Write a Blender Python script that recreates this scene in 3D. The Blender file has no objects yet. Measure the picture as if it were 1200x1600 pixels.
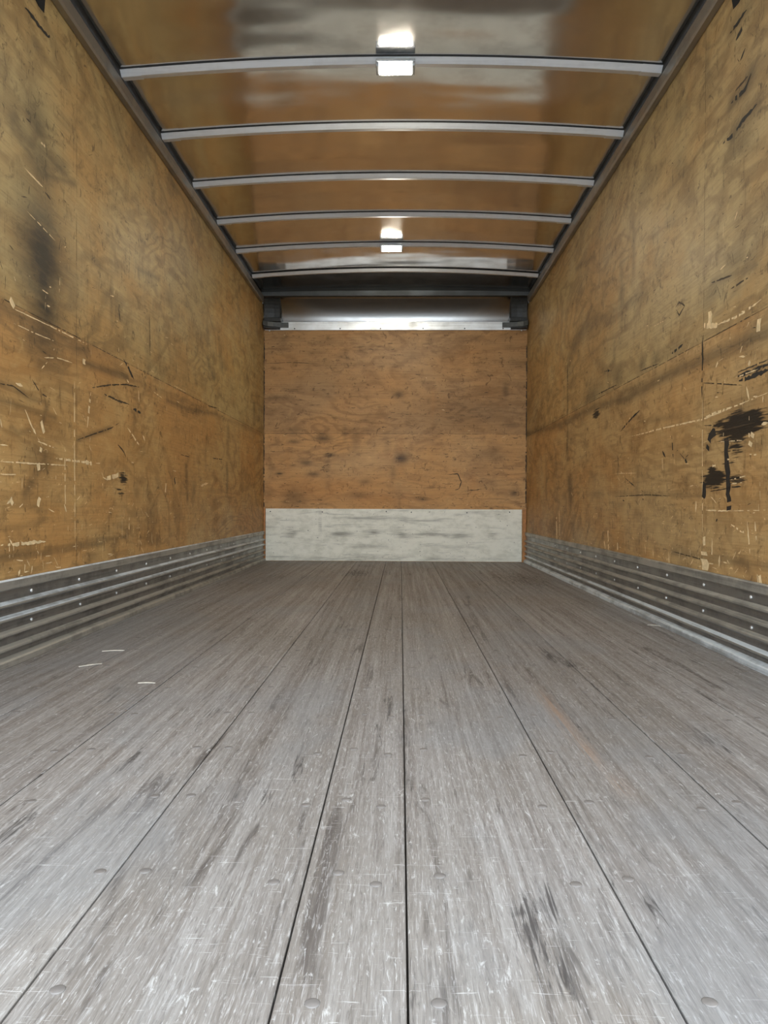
import bpy, bmesh, math, random
import numpy as np
from mathutils import Vector, Matrix

sc = bpy.context.scene
COL = sc.collection
random.seed(7)

# ------------------------------------------------------------------ camera
# load box: x across (left wall XL, right wall XR), y into the box, z up, floor at 0
XL, XR, YF, Y0 = -1.266, 1.154, 7.131, 0.45      # YF front bulkhead, Y0 open rear end
CAM_H = 0.5216
fw = Vector((-0.0212324, 0.9997326, -0.0091587))
rt = Vector((0.9997655, 0.0212703, 0.0040528))
up = Vector((-0.0042465, 0.0090705, 0.9999498))
cam_d = bpy.data.cameras.new('camera')
cam_d.sensor_fit = 'VERTICAL'; cam_d.sensor_height = 36.0; cam_d.sensor_width = 36.0
cam_d.lens = 36.0 * 1210.0 / 1600.0
cam_d.clip_start = 0.02
cam = bpy.data.objects.new('camera', cam_d); COL.objects.link(cam)
m = Matrix((rt, up, -fw)).transposed().to_4x4(); m.translation = Vector((0, 0, CAM_H))
cam.matrix_world = m
sc.camera = cam

# ------------------------------------------------------------------ light and exposure
sc.view_settings.view_transform = 'Standard'; sc.view_settings.look = 'None'
sc.view_settings.gamma = 1.0; sc.view_settings.use_curve_mapping = False
sc.view_settings.exposure = 2.48
SKY = (0.78, 0.89, 1.0); SKY_STRENGTH = 1.1
LAMP = (1.0, 0.93, 0.78); LAMP_STRENGTH = 60.0
w = bpy.data.worlds.new('daylight'); sc.world = w; w.use_nodes = True
bg = w.node_tree.nodes['Background']
bg.inputs[0].default_value = (*SKY, 1); bg.inputs[1].default_value = SKY_STRENGTH
sc.cycles.use_denoising = True
sc.cycles.max_bounces = 10; sc.cycles.diffuse_bounces = 6; sc.cycles.glossy_bounces = 5
sc.cycles.sample_clamp_indirect = 6.0
# the open rear doorway guides the daylight sampling
pl = bpy.data.lights.new('doorway_daylight', 'AREA'); pl.shape = 'RECTANGLE'
pl.size = XR - XL; pl.size_y = 2.45; pl.cycles.is_portal = True
po = bpy.data.objects.new('doorway_daylight', pl); COL.objects.link(po)
po.location = ((XL + XR) / 2, Y0 - 0.02, 1.22); po.rotation_euler = (math.radians(90), 0, 0)

# ------------------------------------------------------------------ node helpers
class N:
    def __init__(s, name):
        s.m = bpy.data.materials.new(name); s.m.use_nodes = True
        s.t = s.m.node_tree; s.b = s.t.nodes['Principled BSDF']; s.n = s.t.nodes; s.l = s.t.links
        s.P = s.n.new('ShaderNodeNewGeometry').outputs['Position']   # all meshes sit at the world origin or carry their own coordinates
        s.tc = s.n.new('ShaderNodeTexCoord').outputs['Object']
    def link(s, a, b):
        if isinstance(a, bpy.types.NodeSocket): s.l.new(a, b)
        else: b.default_value = a
    def noise(s, scale, size=1.0, det=3, rough=.55, off=0.0, dist=0.0):
        mp = s.n.new('ShaderNodeMapping'); s.l.new(s.tc, mp.inputs[0]); mp.inputs['Scale'].default_value = scale
        mp.inputs['Location'].default_value = (off, off * 1.7, off * .6)
        t = s.n.new('ShaderNodeTexNoise'); s.l.new(mp.outputs[0], t.inputs['Vector'])
        t.inputs['Scale'].default_value = size; t.inputs['Detail'].default_value = det
        t.inputs['Roughness'].default_value = rough; t.inputs['Distortion'].default_value = dist
        return t.outputs[0]
    def math(s, op, a, b=0.0, c=0.0, clamp=False):
        t = s.n.new('ShaderNodeMath'); t.operation = op; t.use_clamp = clamp
        for i, v in enumerate((a, b, c)): s.link(v, t.inputs[i])
        return t.outputs[0]
    def step(s, v, lo, hi, a=0.0, b=1.0):
        t = s.n.new('ShaderNodeMapRange'); t.interpolation_type = 'SMOOTHSTEP'; s.l.new(v, t.inputs[0])
        t.inputs[1].default_value = lo; t.inputs[2].default_value = hi; t.inputs[3].default_value = a; t.inputs[4].default_value = b
        return t.outputs[0]
    def mix(s, f, a, b, mode='MIX'):
        t = s.n.new('ShaderNodeMix'); t.data_type = 'RGBA'; t.blend_type = mode
        s.link(f, t.inputs['Factor'])
        for v, k in ((a, 6), (b, 7)):
            s.link(v if isinstance(v, bpy.types.NodeSocket) else (*v, 1), t.inputs[k])
        return t.outputs[2]
    def attr(s, name):
        t = s.n.new('ShaderNodeAttribute'); t.attribute_name = name; return t.outputs['Fac']
    def sep(s):
        t = s.n.new('ShaderNodeSeparateXYZ'); s.l.new(s.tc, t.inputs[0]); return t.outputs
    def bump(s, h, strength, dist=0.01):
        t = s.n.new('ShaderNodeBump'); t.inputs['Strength'].default_value = strength; t.inputs['Distance'].default_value = dist
        s.l.new(h, t.inputs['Height']); s.l.new(t.outputs[0], s.b.inputs['Normal'])
    def out(s, color, rough=.5, metal=0.0, spec=None):
        if not isinstance(color, bpy.types.NodeSocket): color = (*color, 1)
        s.link(color, s.b.inputs['Base Color']); s.link(rough, s.b.inputs['Roughness']); s.link(metal, s.b.inputs['Metallic'])
        if spec is not None: s.b.inputs['Specular IOR Level'].default_value = spec
        return s.m

def plywood(name, axis, light, dark, orange, seed, joint=1.17, upper=(1, 1, 1), lower=(1, 1, 1)):
    """Rotary-cut softwood plywood, grain along axis 'x' or 'y', with soaked-in stains from mesh attributes."""
    k = N(name)
    sc_ = lambda along, across: (along, along, across) if axis == 'y' else (along, across, across)
    fld = k.noise(sc_(.55, 1.5), 1.0, 4, .5, seed, .6)
    ring = k.math('SINE', k.math('MULTIPLY', fld, 105.0))
    ring = k.step(ring, .0, 1.0)
    fade = k.step(k.noise(sc_(.9, 1.4), 1.6, 2, .5, seed + 3), .38, .58)
    ring = k.math('MULTIPLY', ring, fade)
    fib = k.noise(sc_(3.5, 120), 1.0, 4, .65, seed + 5)
    patch = k.noise(sc_(1.2, 2.2), 1.0, 4, .6, seed + 9)
    mott = k.noise(sc_(3.2, 5.5), 1.0, 6, .68, seed + 21, .8)
    col = k.mix(k.step(patch, .36, .64), light, orange)
    col = k.mix(k.math('MULTIPLY', ring, .50), col, dark)
    col = k.mix(k.step(fib, .42, .72, 0, .38), col, dark)
    col = k.mix(k.step(mott, .48, .70, 0, .60), col, dark)
    col = k.mix(k.step(mott, .46, .28, 0, .40), col, tuple(min(1, c * 1.22) for c in light))
    deep = tuple(c * .38 for c in dark)
    col = k.mix(k.step(k.noise((20, 20, 14), 1.0, 4, .65, seed + 13, 1.5), .60, .68, 0, .65), col, deep)
    crack = k.math('MULTIPLY', k.step(k.noise(sc_(16, 60), 1.0, 3, .6, seed + 51, 1.0), .63, .70), k.step(k.noise((2, 2, 2), 1.0, 2, .5, seed + 57), .42, .6))
    col = k.mix(k.math('MULTIPLY', crack, .6), col, deep)
    nick = k.math('MULTIPLY', k.step(k.noise(sc_(26, 75), 1.0, 3, .65, seed + 61, 1.2), .665, .70), k.step(k.sep()[2], 1.25, .35))
    col = k.mix(k.math('MULTIPLY', nick, .8), col, (.74, .54, .28))
    grit = k.noise(sc_(9, 16), 1.0, 6, .72, seed + 71, .6)
    col = k.mix(k.step(grit, .52, .68, 0, .55), col, tuple(c * .75 for c in dark))
    col = k.mix(k.step(grit, .44, .30, 0, .45), col, tuple(min(1, c * 1.3) for c in light))
    hair = k.noise((60, 60, 5) if axis == 'y' else (5, 5, 60), 1.0, 4, .65, seed + 81, .8)
    col = k.mix(k.math('MULTIPLY', k.step(hair, .58, .70, 0, .55), k.step(grit, .40, .55)), col, deep)
    # two rows of sheets meet here; side walls' lower tint paints in doorway light
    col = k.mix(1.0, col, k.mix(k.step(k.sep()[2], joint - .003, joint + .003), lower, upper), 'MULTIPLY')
    # hand-placed dirt: orange bare veneer, brown soaked stain, black dry-brushed scuffs
    br = k.noise(sc_(9, 40), 1.0, 4, .6, seed + 31)
    o = k.math('MULTIPLY', k.attr('bare'), k.step(br, .25, .6, .4, 1), clamp=True)
    col = k.mix(o, col, tuple(a * b for a, b in zip(orange, (1.12, .92, .7))))
    st = k.math('MULTIPLY', k.attr('stain'), k.step(br, .25, .65, .85, 1.1), clamp=True)
    col = k.mix(st, col, (.045, .034, .019))
    strk = k.noise(sc_(7, 110), 1.0, 3, .6, seed + 41)
    ik = k.step(k.math('ADD', k.attr('ink'), k.math('MULTIPLY', k.math('SUBTRACT', strk, .5), 1.7)), .30, .62)
    ik = k.math('MULTIPLY', ik, k.step(k.attr('ink'), .03, .12))
    col = k.mix(k.math('MULTIPLY', ik, .98), col, (.012, .010, .008))
    k.bump(k.math('ADD', fib, k.math('MULTIPLY', patch, 3.0)), .25, .004)
    return k.out(col, k.step(patch, .3, .7, .48, .62), 0, .35)

def metal(name, base, dirt, rough, along='y', metallic=1.0, seed=0.0, amount=.5, stretch=60):
    k = N(name)
    s = (stretch, 1.5, stretch) if along == 'y' else (1.5, stretch, stretch)
    a = k.noise(s, 1.0, 4, .6, seed)
    b = k.noise((6, 6, 6), 1.0, 5, .65, seed + 4)
    f = k.step(k.math('ADD', k.math('MULTIPLY', a, .5), k.math('MULTIPLY', b, .5)), .44, .62, 0, amount)
    return k.out(k.mix(f, base, dirt), k.step(b, .3, .7, rough, rough + .15), k.step(f, 0, 1, metallic, metallic * .75))

def plain(name, color, rough=.6, metallic=0.0, var=.15):
    k = N(name)
    f = k.noise((40, 40, 40), 1.0, 3, .6)
    return k.out(k.mix(k.step(f, .35, .7, 0, 1), tuple(c * (1 - var) for c in color), tuple(min(1, c * (1 + var)) for c in color)), rough, metallic)

# wear on the plywood, in wall coordinates (along, up): wall, kind, width in mm, strength, points
STROKES = [
('L','p',3.4,1,[(2.508,1.11),(2.658,1.11),(2.817,1.115)]),
('L','p',4.6,1,[(2.487,1.157),(2.781,1.162),(3.101,1.164)]),
('L','p',4.1,1,[(2.711,1.036),(2.828,1.058),(2.961,1.064)]),
('L','p',24.0,1,[(3.07,1.099),(3.07,1.078)]),
('L','p',12.8,1,[(3.14,0.976),(3.121,0.904),(3.102,0.829)]),
('L','p',9.2,1,[(2.817,0.688),(2.973,0.687),(3.147,0.69)]),
('L','p',16.7,1,[(3.089,0.689),(3.147,0.687)]),
('L','p',5.0,1,[(2.422,0.654),(2.635,0.659),(2.916,0.667)]),
('L','p',19.6,1,[(3.313,0.63),(3.45,0.651)]),
('L','p',13.1,1,[(2.426,0.389),(2.545,0.387),(2.736,0.386)]),
('L','p',16.7,1,[(2.486,0.537),(2.503,0.519)]),
('L','p',8.7,1,[(2.462,0.521),(2.49,0.531)]),
('L','p',21.4,1,[(2.691,0.543),(2.677,0.512)]),
('L','p',18.6,1,[(2.701,0.811),(2.726,0.773)]),
('L','p',21.8,1,[(2.677,0.662),(2.682,0.637)]),
('L','p',9.9,1,[(2.52,0.916),(2.567,0.915)]),
('L','p',20.7,1,[(2.701,0.719),(2.696,0.703)]),
('L','p',7.1,1,[(2.893,0.736),(2.899,0.49)]),
('L','p',7.2,1,[(2.979,1.01),(2.979,0.737),(2.985,0.385)]),
('L','p',9.2,1,[(3.59,0.46),(3.581,0.388)]),
('L','p',6.8,1,[(2.585,0.838),(2.612,0.808),(2.644,0.774)]),
('L','p',9.1,1,[(3.563,0.875),(3.649,0.838),(3.749,0.794)]),
('L','p',13.9,1,[(3.554,1.096),(3.579,1.085)]),
('L','p',11.3,1,[(3.711,1.069),(3.721,1.014)]),
('L','p',4.0,1,[(2.422,0.614),(2.55,0.617)]),
('L','p',11.8,1,[(2.55,0.301),(2.541,0.281)]),
('L','p',12.9,1,[(2.635,0.307),(2.63,0.286)]),
('L','p',17.8,1,[(4.151,0.634),(4.14,0.585)]),
('L','p',14.6,1,[(4.872,0.634),(4.968,0.649),(5.067,0.66)]),
('L','p',14.3,1,[(3.777,0.859),(3.805,0.833)]),
('L','p',3.5,1,[(4.289,1.182),(4.547,1.181)]),
('L','p',6.3,1,[(3.943,1.096),(4.082,1.083)]),
('L','p',10.8,1,[(2.668,1.789),(2.716,1.787),(2.765,1.789)]),
('L','p',6.8,1,[(2.581,1.647),(2.649,1.642),(2.716,1.638)]),
('L','p',4.1,1,[(2.599,1.509),(2.701,1.496),(2.812,1.482)]),
('L','p',20.7,1,[(2.483,1.183),(2.512,1.163)]),
('L','p',6.5,1,[(2.766,1.301),(2.781,1.303)]),
('L','p',6.7,1,[(2.745,1.229),(2.771,1.231)]),
('L','p',5.0,1,[(2.422,0.707),(2.47,0.708)]),
('L','p',7.7,1,[(2.422,0.787),(2.434,0.762)]),
('L','p',10.7,1,[(2.888,0.519),(2.91,0.49)]),
('L','p',5.8,1,[(2.756,0.503),(2.807,0.491)]),
('L','p',10.8,1,[(2.635,0.782),(2.663,0.763)]),
('L','p',6.0,1,[(3.263,0.636),(3.321,0.624)]),
('L','p',4.5,1,[(2.663,0.741),(2.833,0.722)]),
('L','p',5.3,1,[(3.615,0.718),(3.65,0.717)]),
('L','p',6.3,1,[(2.478,0.407),(2.503,0.383)]),
('L','p',5.4,1,[(4.28,0.709),(4.354,0.705)]),
('L','p',4.7,1,[(5.427,1.043),(5.566,1.038)]),
('L','p',10.8,1,[(6.666,1.036),(6.696,0.983)]),
('L','k',14.6,1,[(3.513,1.182),(3.579,1.15),(3.648,1.111)]),
('L','k',7.0,1,[(3.153,0.997),(3.342,1.038),(3.546,1.071),(3.729,1.087)]),
('L','k',8.9,1,[(3.284,0.989),(3.441,0.983),(3.588,0.985)]),
('L','k',13.9,1,[(3.64,0.97),(3.748,0.965)]),
('L','k',9.0,1,[(3.441,0.786),(3.505,0.764),(3.547,0.738)]),
('L','k',15.1,1,[(2.586,2.186),(2.644,2.186),(2.706,2.187),(2.755,2.188),(2.781,2.21)]),
('L','k',7.4,1,[(5.063,1.168),(5.33,1.184)]),
('L','k',9.2,1,[(5.187,0.831),(5.488,0.84)]),
('L','k',17.4,1,[(4.304,0.667),(4.329,0.635)]),
('L','k',9.4,1,[(3.871,1.474),(3.882,1.367),(3.882,1.255)]),
('L','k',10.5,1,[(3.448,1.402),(3.472,1.341)]),
('L','k',8.1,1,[(2.594,1.819),(2.626,1.819)]),
('L','k',7.3,1,[(2.73,1.626),(2.776,1.617)]),
('L','k',5.6,1,[(3.009,0.772),(3.174,0.81),(3.357,0.852),(3.457,0.885)]),
('L','k',5.5,1,[(2.635,0.947),(2.696,0.91),(2.776,0.898)]),
('L','k',4.3,1,[(4.43,0.807),(4.619,0.804)]),
('L','k',4.6,1,[(2.422,0.9),(2.507,0.905),(2.612,0.88)]),
('L','s',24.0,0.6,[(3.07,1.084),(3.284,1.095),(3.562,1.106)]),
('L','s',21.3,0.5,[(4.16,1.083),(4.575,1.086),(5.331,1.144)]),
('L','s',18.2,0.5,[(2.5,1.736),(2.635,1.708),(2.791,1.704),(2.984,1.761)]),
('L','s',53.5,0.5,[(2.512,1.763),(2.691,1.744),(2.887,1.768)]),
('L','s',47.1,0.5,[(2.423,1.144),(2.59,1.144),(2.888,1.139),(3.101,1.125)]),
('L','s',15.6,0.4,[(2.422,0.9),(2.507,0.905),(2.612,0.88),(2.761,0.882)]),
('L','s',15.2,0.4,[(2.422,0.85),(2.817,0.836)]),
('L','s',25.7,0.5,[(2.745,0.864),(2.711,0.806)]),
('L','s',14.2,0.4,[(2.487,0.768),(2.541,0.754),(2.626,0.773)]),
('L','s',62.4,0.5,[(6.661,1.372),(6.662,1.311)]),
('L','s',48.0,0.5,[(5.631,0.769),(5.632,0.629)]),
('L','s',15.3,0.5,[(3.009,0.772),(3.174,0.81),(3.357,0.852)]),
('L','s',18.6,0.4,[(3.709,1.652),(3.9,1.678),(4.035,1.695)]),
('L','s',36.7,0.45,[(4.55,0.74),(4.578,0.551)]),
('L','s',39.7,0.5,[(2.589,0.558),(2.731,0.685)]),
('L','s',12.2,0.5,[(2.422,0.348),(2.781,0.347),(3.264,0.351)]),
('L','s',14.4,0.4,[(2.731,0.355),(3.194,0.367),(3.573,0.371)]),
('L','s',45.5,0.4,[(5.061,1.469),(5.095,1.442)]),
('L','s',37.1,0.5,[(5.183,1.393),(5.236,1.381)]),
('L','s',24.7,0.25,[(3.562,1.106),(4.674,1.126),(7.133,1.161)]),
('L','h',0,1,[(2.649,2.259),(2.735,2.315),(2.725,2.253),(2.682,2.25)]),
('R','p',20.0,1,[(2.984,1.211),(2.859,1.183)]),
('R','p',36.7,1,[(2.924,1.265),(2.929,1.206)]),
('R','p',8.3,1,[(2.853,1.184),(2.677,1.173),(2.513,1.185)]),
('R','p',31.8,1,[(2.525,1.126),(2.529,1.086)]),
('R','p',6.5,1,[(3.9,0.869),(3.405,0.864),(2.99,0.854),(2.696,0.868),(2.464,0.879)]),
('R','p',8.8,1,[(2.959,0.861),(2.847,0.864),(2.727,0.868)]),
('R','p',25.3,1,[(2.586,0.721),(2.573,0.749),(2.559,0.777)]),
('R','p',7.2,1,[(2.593,0.821),(2.591,0.736)]),
('R','p',6.0,1,[(2.952,0.507),(2.84,0.505),(2.731,0.506)]),
('R','p',3.0,1,[(2.731,0.506),(2.457,0.51)]),
('R','p',67.2,1,[(2.961,0.349),(2.96,0.279)]),
('R','p',24.3,1,[(2.968,0.405),(2.961,0.373)]),
('R','p',11.6,1,[(2.89,0.403),(2.894,0.327)]),
('R','p',25.0,1,[(2.862,1.043),(2.856,1.035)]),
('R','p',17.8,1,[(2.601,1.0),(2.591,0.99)]),
('R','p',7.0,1,[(2.674,1.033),(2.625,1.024)]),
('R','p',7.3,1,[(2.876,0.922),(2.848,0.92)]),
('R','p',9.1,1,[(2.907,0.672),(2.849,0.671)]),
('R','p',5.0,1,[(2.777,0.688),(2.713,0.684)]),
('R','p',5.0,1,[(2.59,0.694),(2.521,0.687)]),
('R','p',17.9,1,[(2.51,0.3),(2.496,0.269)]),
('R','p',12.3,1,[(2.528,0.299),(2.518,0.273)]),
('R','p',33.1,1,[(5.754,0.451),(5.737,0.276)]),
('R','p',21.1,1,[(5.651,0.485),(5.623,0.276)]),
('R','p',20.8,1,[(4.33,0.384),(4.314,0.278)]),
('R','p',16.0,1,[(4.41,0.32),(4.381,0.281)]),
('R','p',19.2,1,[(4.138,0.326),(4.137,0.288)]),
('R','p',4.0,1,[(4.196,0.695),(3.822,0.683)]),
('R','p',12.0,1,[(4.087,0.701),(4.064,0.69)]),
('R','p',15.7,1,[(3.047,0.541),(3.053,0.499)]),
('R','p',8.8,1,[(2.6,0.471),(2.579,0.366)]),
('R','p',7.5,1,[(2.633,0.438),(2.623,0.432)]),
('R','p',5.4,1,[(2.791,0.323),(2.759,0.321)]),
('R','p',8.6,1,[(2.505,0.784),(2.462,0.786)]),
('R','p',9.1,1,[(3.443,0.735),(3.434,0.678)]),
('R','p',7.2,1,[(2.991,0.94),(2.988,0.744),(2.981,0.407)]),
('R','p',11.2,1,[(3.676,0.342),(3.665,0.295)]),
('R','p',11.1,1,[(3.564,0.324),(3.554,0.284)]),
('R','p',11.3,1,[(3.353,0.325),(3.344,0.277)]),
('R','p',7.4,1,[(2.74,0.461),(2.628,0.432)]),
('R','p',4.0,1,[(2.828,0.755),(2.644,0.745)]),
('R','p',8.9,1,[(2.544,0.472),(2.534,0.41)]),
('R','p',13.5,1,[(2.82,0.344),(2.824,0.304)]),
('R','p',4.4,1,[(2.698,0.965),(2.531,0.965)]),
('R','p',9.6,1,[(2.618,0.922),(2.594,0.874)]),
('R','p',5.3,1,[(2.733,0.614),(2.617,0.623)]),
('R','p',4.1,1,[(2.727,0.6),(2.641,0.602)]),
('R','p',7.3,1,[(3.324,0.469),(3.301,0.48)]),
('R','p',3.5,1,[(3.569,1.342),(3.415,1.334)]),
('R','k',36.9,1,[(2.773,0.765),(2.76,0.637),(2.746,0.508)]),
('R','k',33.2,1,[(2.851,0.804),(2.915,0.777),(2.938,0.733)]),
('R','k',34.4,1,[(2.96,0.609),(2.977,0.539)]),
('R','k',6.0,1,[(2.759,0.61),(2.603,0.609)]),
('R','k',6.0,1,[(2.753,0.589),(2.651,0.589)]),
('R','k',13.3,1,[(2.683,0.967),(2.577,0.966),(2.453,0.967)]),
('R','k',15.5,1,[(2.673,0.95),(2.553,0.948),(2.453,0.951)]),
('R','k',5.6,1,[(2.698,0.981),(2.453,0.983)]),
('R','k',12.9,1,[(3.332,1.173),(3.271,1.177),(3.205,1.185)]),
('R','k',11.9,1,[(2.996,1.173),(2.994,1.087),(2.998,0.936)]),
('R','k',9.7,1,[(4.093,0.913),(3.924,0.954),(3.768,0.984)]),
('R','k',11.1,1,[(4.42,1.284),(4.286,1.265)]),
('R','k',6.9,1,[(4.604,1.176),(4.159,1.168)]),
('R','k',5.6,1,[(3.773,1.173),(3.495,1.159)]),
('R','k',13.3,1,[(2.637,2.187),(2.711,2.184),(2.768,2.188)]),
('R','k',14.6,1,[(2.656,2.152),(2.72,2.134)]),
('R','k',10.3,1,[(2.644,2.063),(2.683,2.043)]),
('R','k',8.5,1,[(2.623,1.958),(2.722,1.959)]),
('R','k',15.1,1,[(2.6,1.955),(2.642,1.925),(2.753,1.935)]),
('R','k',15.4,1,[(2.556,1.829),(2.65,1.83),(2.74,1.817),(2.821,1.826)]),
('R','k',6.6,1,[(2.914,1.353),(2.822,1.34),(2.736,1.328)]),
('R','k',6.1,1,[(2.596,1.283),(2.745,1.282)]),
('R','k',7.6,1,[(3.29,1.358),(3.245,1.368),(3.186,1.337),(3.244,1.314),(3.282,1.345)]),
('R','k',9.7,1,[(3.444,0.763),(3.402,0.733)]),
('R','k',16.6,1,[(3.166,0.713),(3.152,0.694)]),
('R','k',4.0,1,[(3.232,0.741),(3.174,0.714),(3.118,0.733)]),
('R','k',14.3,1,[(2.85,0.475),(2.845,0.468)]),
('R','k',11.3,1,[(3.324,0.823),(3.307,0.727)]),
('R','k',8.6,1,[(4.15,0.795),(4.124,0.726)]),
('R','k',6.5,1,[(4.006,0.664),(3.842,0.618)]),
('R','k',4.0,1,[(2.993,0.994),(2.647,0.931)]),
('R','k',4.0,1,[(2.977,0.828),(2.829,0.816)]),
('R','k',5.3,1,[(2.945,0.794),(2.55,0.795)]),
('R','k',4.1,1,[(2.856,0.758),(2.596,0.749)]),
('R','k',4.1,1,[(2.81,0.717),(2.643,0.714)]),
('R','k',4.1,1,[(2.809,0.673),(2.693,0.674)]),
('R','k',4.1,1,[(2.923,0.577),(2.743,0.585)]),
('R','k',4.0,1,[(4.206,0.571),(3.662,0.574),(3.319,0.564)]),
('R','k',12.0,1,[(5.401,1.497),(5.396,1.32)]),
('R','k',14.4,1,[(5.407,1.011),(5.404,0.895)]),
('R','k',4.3,1,[(3.298,0.329),(2.967,0.317)]),
('R','k',7.3,1,[(4.049,0.553),(4.014,0.546)]),
('R','k',8.1,1,[(3.719,0.557),(3.7,0.551)]),
('R','s',38.2,0.55,[(7.241,1.182),(5.67,1.109),(4.662,1.108),(3.993,1.073),(3.33,1.088),(2.862,1.079),(2.468,1.072)]),
('R','s',73.8,0.4,[(5.361,1.525),(5.131,1.621),(4.819,1.637),(4.585,1.617)]),
('R','s',90.5,0.6,[(5.316,0.679),(5.294,0.596)]),
('R','s',33.6,0.35,[(5.399,1.453),(5.382,0.854)]),
('R','s',45.2,0.5,[(2.6,1.955),(2.642,1.925),(2.753,1.935)]),
('R','s',57.4,0.5,[(2.556,1.829),(2.65,1.83),(2.74,1.817)]),
('R','s',22.3,0.4,[(2.914,1.353),(2.736,1.328),(2.56,1.307)]),
('R','s',34.8,0.3,[(4.585,1.617),(3.884,1.541),(3.683,1.518)]),
('R','s',24.5,0.35,[(5.163,2.088),(4.655,2.01)]),
('R','s',28.7,0.4,[(3.322,1.081),(3.674,1.095),(4.097,1.111)]),
('R','s',16.5,0.3,[(3.767,0.925),(3.25,0.896)]),
('R','s',12.0,0.3,[(4.335,0.594),(2.971,0.56)]),
('R','s',37.1,0.35,[(2.637,2.187),(2.768,2.188)]),
('R','s',20.5,0.35,[(3.314,0.328),(2.454,0.333)]),
('R','h',0,1,[(2.76,2.308),(2.677,2.254),(2.697,2.249),(2.743,2.255)]),
('B','k',9,1,[(0.43,0.8),(0.523,0.812),(0.559,0.736),(0.536,0.671),(0.483,0.659)]),
('B','k',8,1,[(0.612,0.712),(0.624,0.659),(0.683,0.66),(0.741,0.672)]),
('B','k',4,1,[(-1.255,1.821),(-0.983,1.833),(-0.747,1.815)]),
('B','k',6,1,[(-1.14,0.807),(-1.087,0.807)]),
('B','k',5,1,[(-0.697,0.991),(-0.655,0.997)]),
('B','k',4,1,[(0.079,1.675),(0.138,1.692)]),
('B','p',5,1,[(-1.082,1.161),(-1.07,1.155)]),
('B','p',5,1,[(-0.166,1.204),(-0.154,1.204)]),
('B','p',5,1,[(0.615,1.206),(0.639,1.206)]),
('B','p',5,1,[(0.226,1.692),(0.238,1.687)]),
('B','p',4,1,[(-1.084,2.086),(-1.067,2.08)]),
('B','p',4,1,[(0.926,1.142),(0.961,1.154)]),
('B','p',5,1,[(0.374,1.399),(0.403,1.393)]),
]
BLOBS = [
('L','s',2.711,1.394,0.176,0.214,1.0),
('L','s',2.721,1.352,0.102,0.204,1.0),
('L','s',2.691,1.544,0.131,0.112,0.5),
('L','s',2.74,1.221,0.125,0.082,0.95),
('L','s',2.672,1.846,0.099,0.079,0.6),
('L','s',2.711,1.719,0.111,0.112,0.6),
('L','s',2.73,1.117,0.136,0.102,0.75),
('L','s',2.755,1.042,0.133,0.069,0.5),
('L','s',2.612,1.145,0.118,0.043,0.4),
('L','o',2.589,0.978,0.218,0.054,0.7),
('L','o',3.193,1.072,0.336,0.067,0.5),
('L','k',3.522,0.637,0.059,0.035,0.75),
('L','k',3.474,0.577,0.065,0.023,0.5),
('L','s',2.682,0.671,0.099,0.078,0.4),
('L','o',3.572,0.781,0.59,0.149,0.4),
('L','o',2.682,0.827,0.262,0.089,0.4),
('R','k',2.655,0.798,0.184,0.042,1.2),
('R','k',2.774,0.814,0.104,0.02,0.8),
('R','k',2.72,0.787,0.08,0.027,1.0),
('R','k',2.574,0.815,0.099,0.019,0.9),
('R','k',2.829,0.816,0.055,0.017,1.0),
('R','k',2.694,0.758,0.079,0.022,0.9),
('R','k',2.704,0.728,0.07,0.018,0.6),
('R','k',2.669,0.742,0.069,0.021,0.6),
('R','k',2.871,0.623,0.096,0.031,1.15),
('R','k',2.743,0.625,0.13,0.02,0.55),
('R','k',2.9,0.652,0.04,0.021,0.9),
('R','k',2.691,0.608,0.088,0.016,0.5),
('R','k',2.703,0.697,0.07,0.023,0.35),
('R','k',4.601,1.063,0.074,0.031,0.9),
('R','k',2.531,0.965,0.087,0.013,0.5),
('R','s',4.711,1.188,0.196,0.055,0.5),
('R','s',4.16,1.205,0.084,0.044,0.5),
('R','s',3.547,1.186,0.061,0.029,0.5),
('R','s',2.688,1.762,0.107,0.04,0.4),
('R','s',2.706,1.374,0.08,0.035,0.45),
('R','s',2.646,0.849,0.161,0.065,0.35),
('R','s',3.744,1.198,0.049,0.031,0.5),
('R','o',3.576,0.846,0.536,0.147,0.3),
('R','o',2.69,0.546,0.274,0.11,0.4),
('B','s',-0.715,1.132,0.089,0.029,0.7),
('B','s',-0.026,1.534,0.053,0.036,0.7),
('B','s',0.006,0.952,0.058,0.053,0.75),
('B','s',-0.979,0.583,0.106,0.095,0.5),
('B','s',-0.868,0.908,0.053,0.024,0.6),
('B','s',-0.802,0.802,0.059,0.018,0.6),
('B','s',-0.655,0.979,0.047,0.017,0.7),
('B','s',0.55,1.37,0.469,0.176,0.33),
('B','o',-0.743,0.66,0.532,0.106,0.5),
('B','s',0.845,0.989,0.176,0.07,0.3),
('B','s',-0.981,1.102,0.059,0.023,0.6),
('B','s',0.959,1.576,0.029,0.082,0.5),
('B','s',-1.122,0.807,0.041,0.018,0.6),
('B','s',-0.329,0.733,0.059,0.03,0.4),
('B','s',0.201,0.576,0.047,0.024,0.5),
('B','s',1.04,0.632,0.035,0.03,0.6),
('B','s',-0.628,1.633,0.354,0.118,0.2),
('B','o',-0.152,0.574,0.353,0.059,0.5),
('B','s',-0.628,1.81,0.353,0.047,0.2),
]

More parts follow.
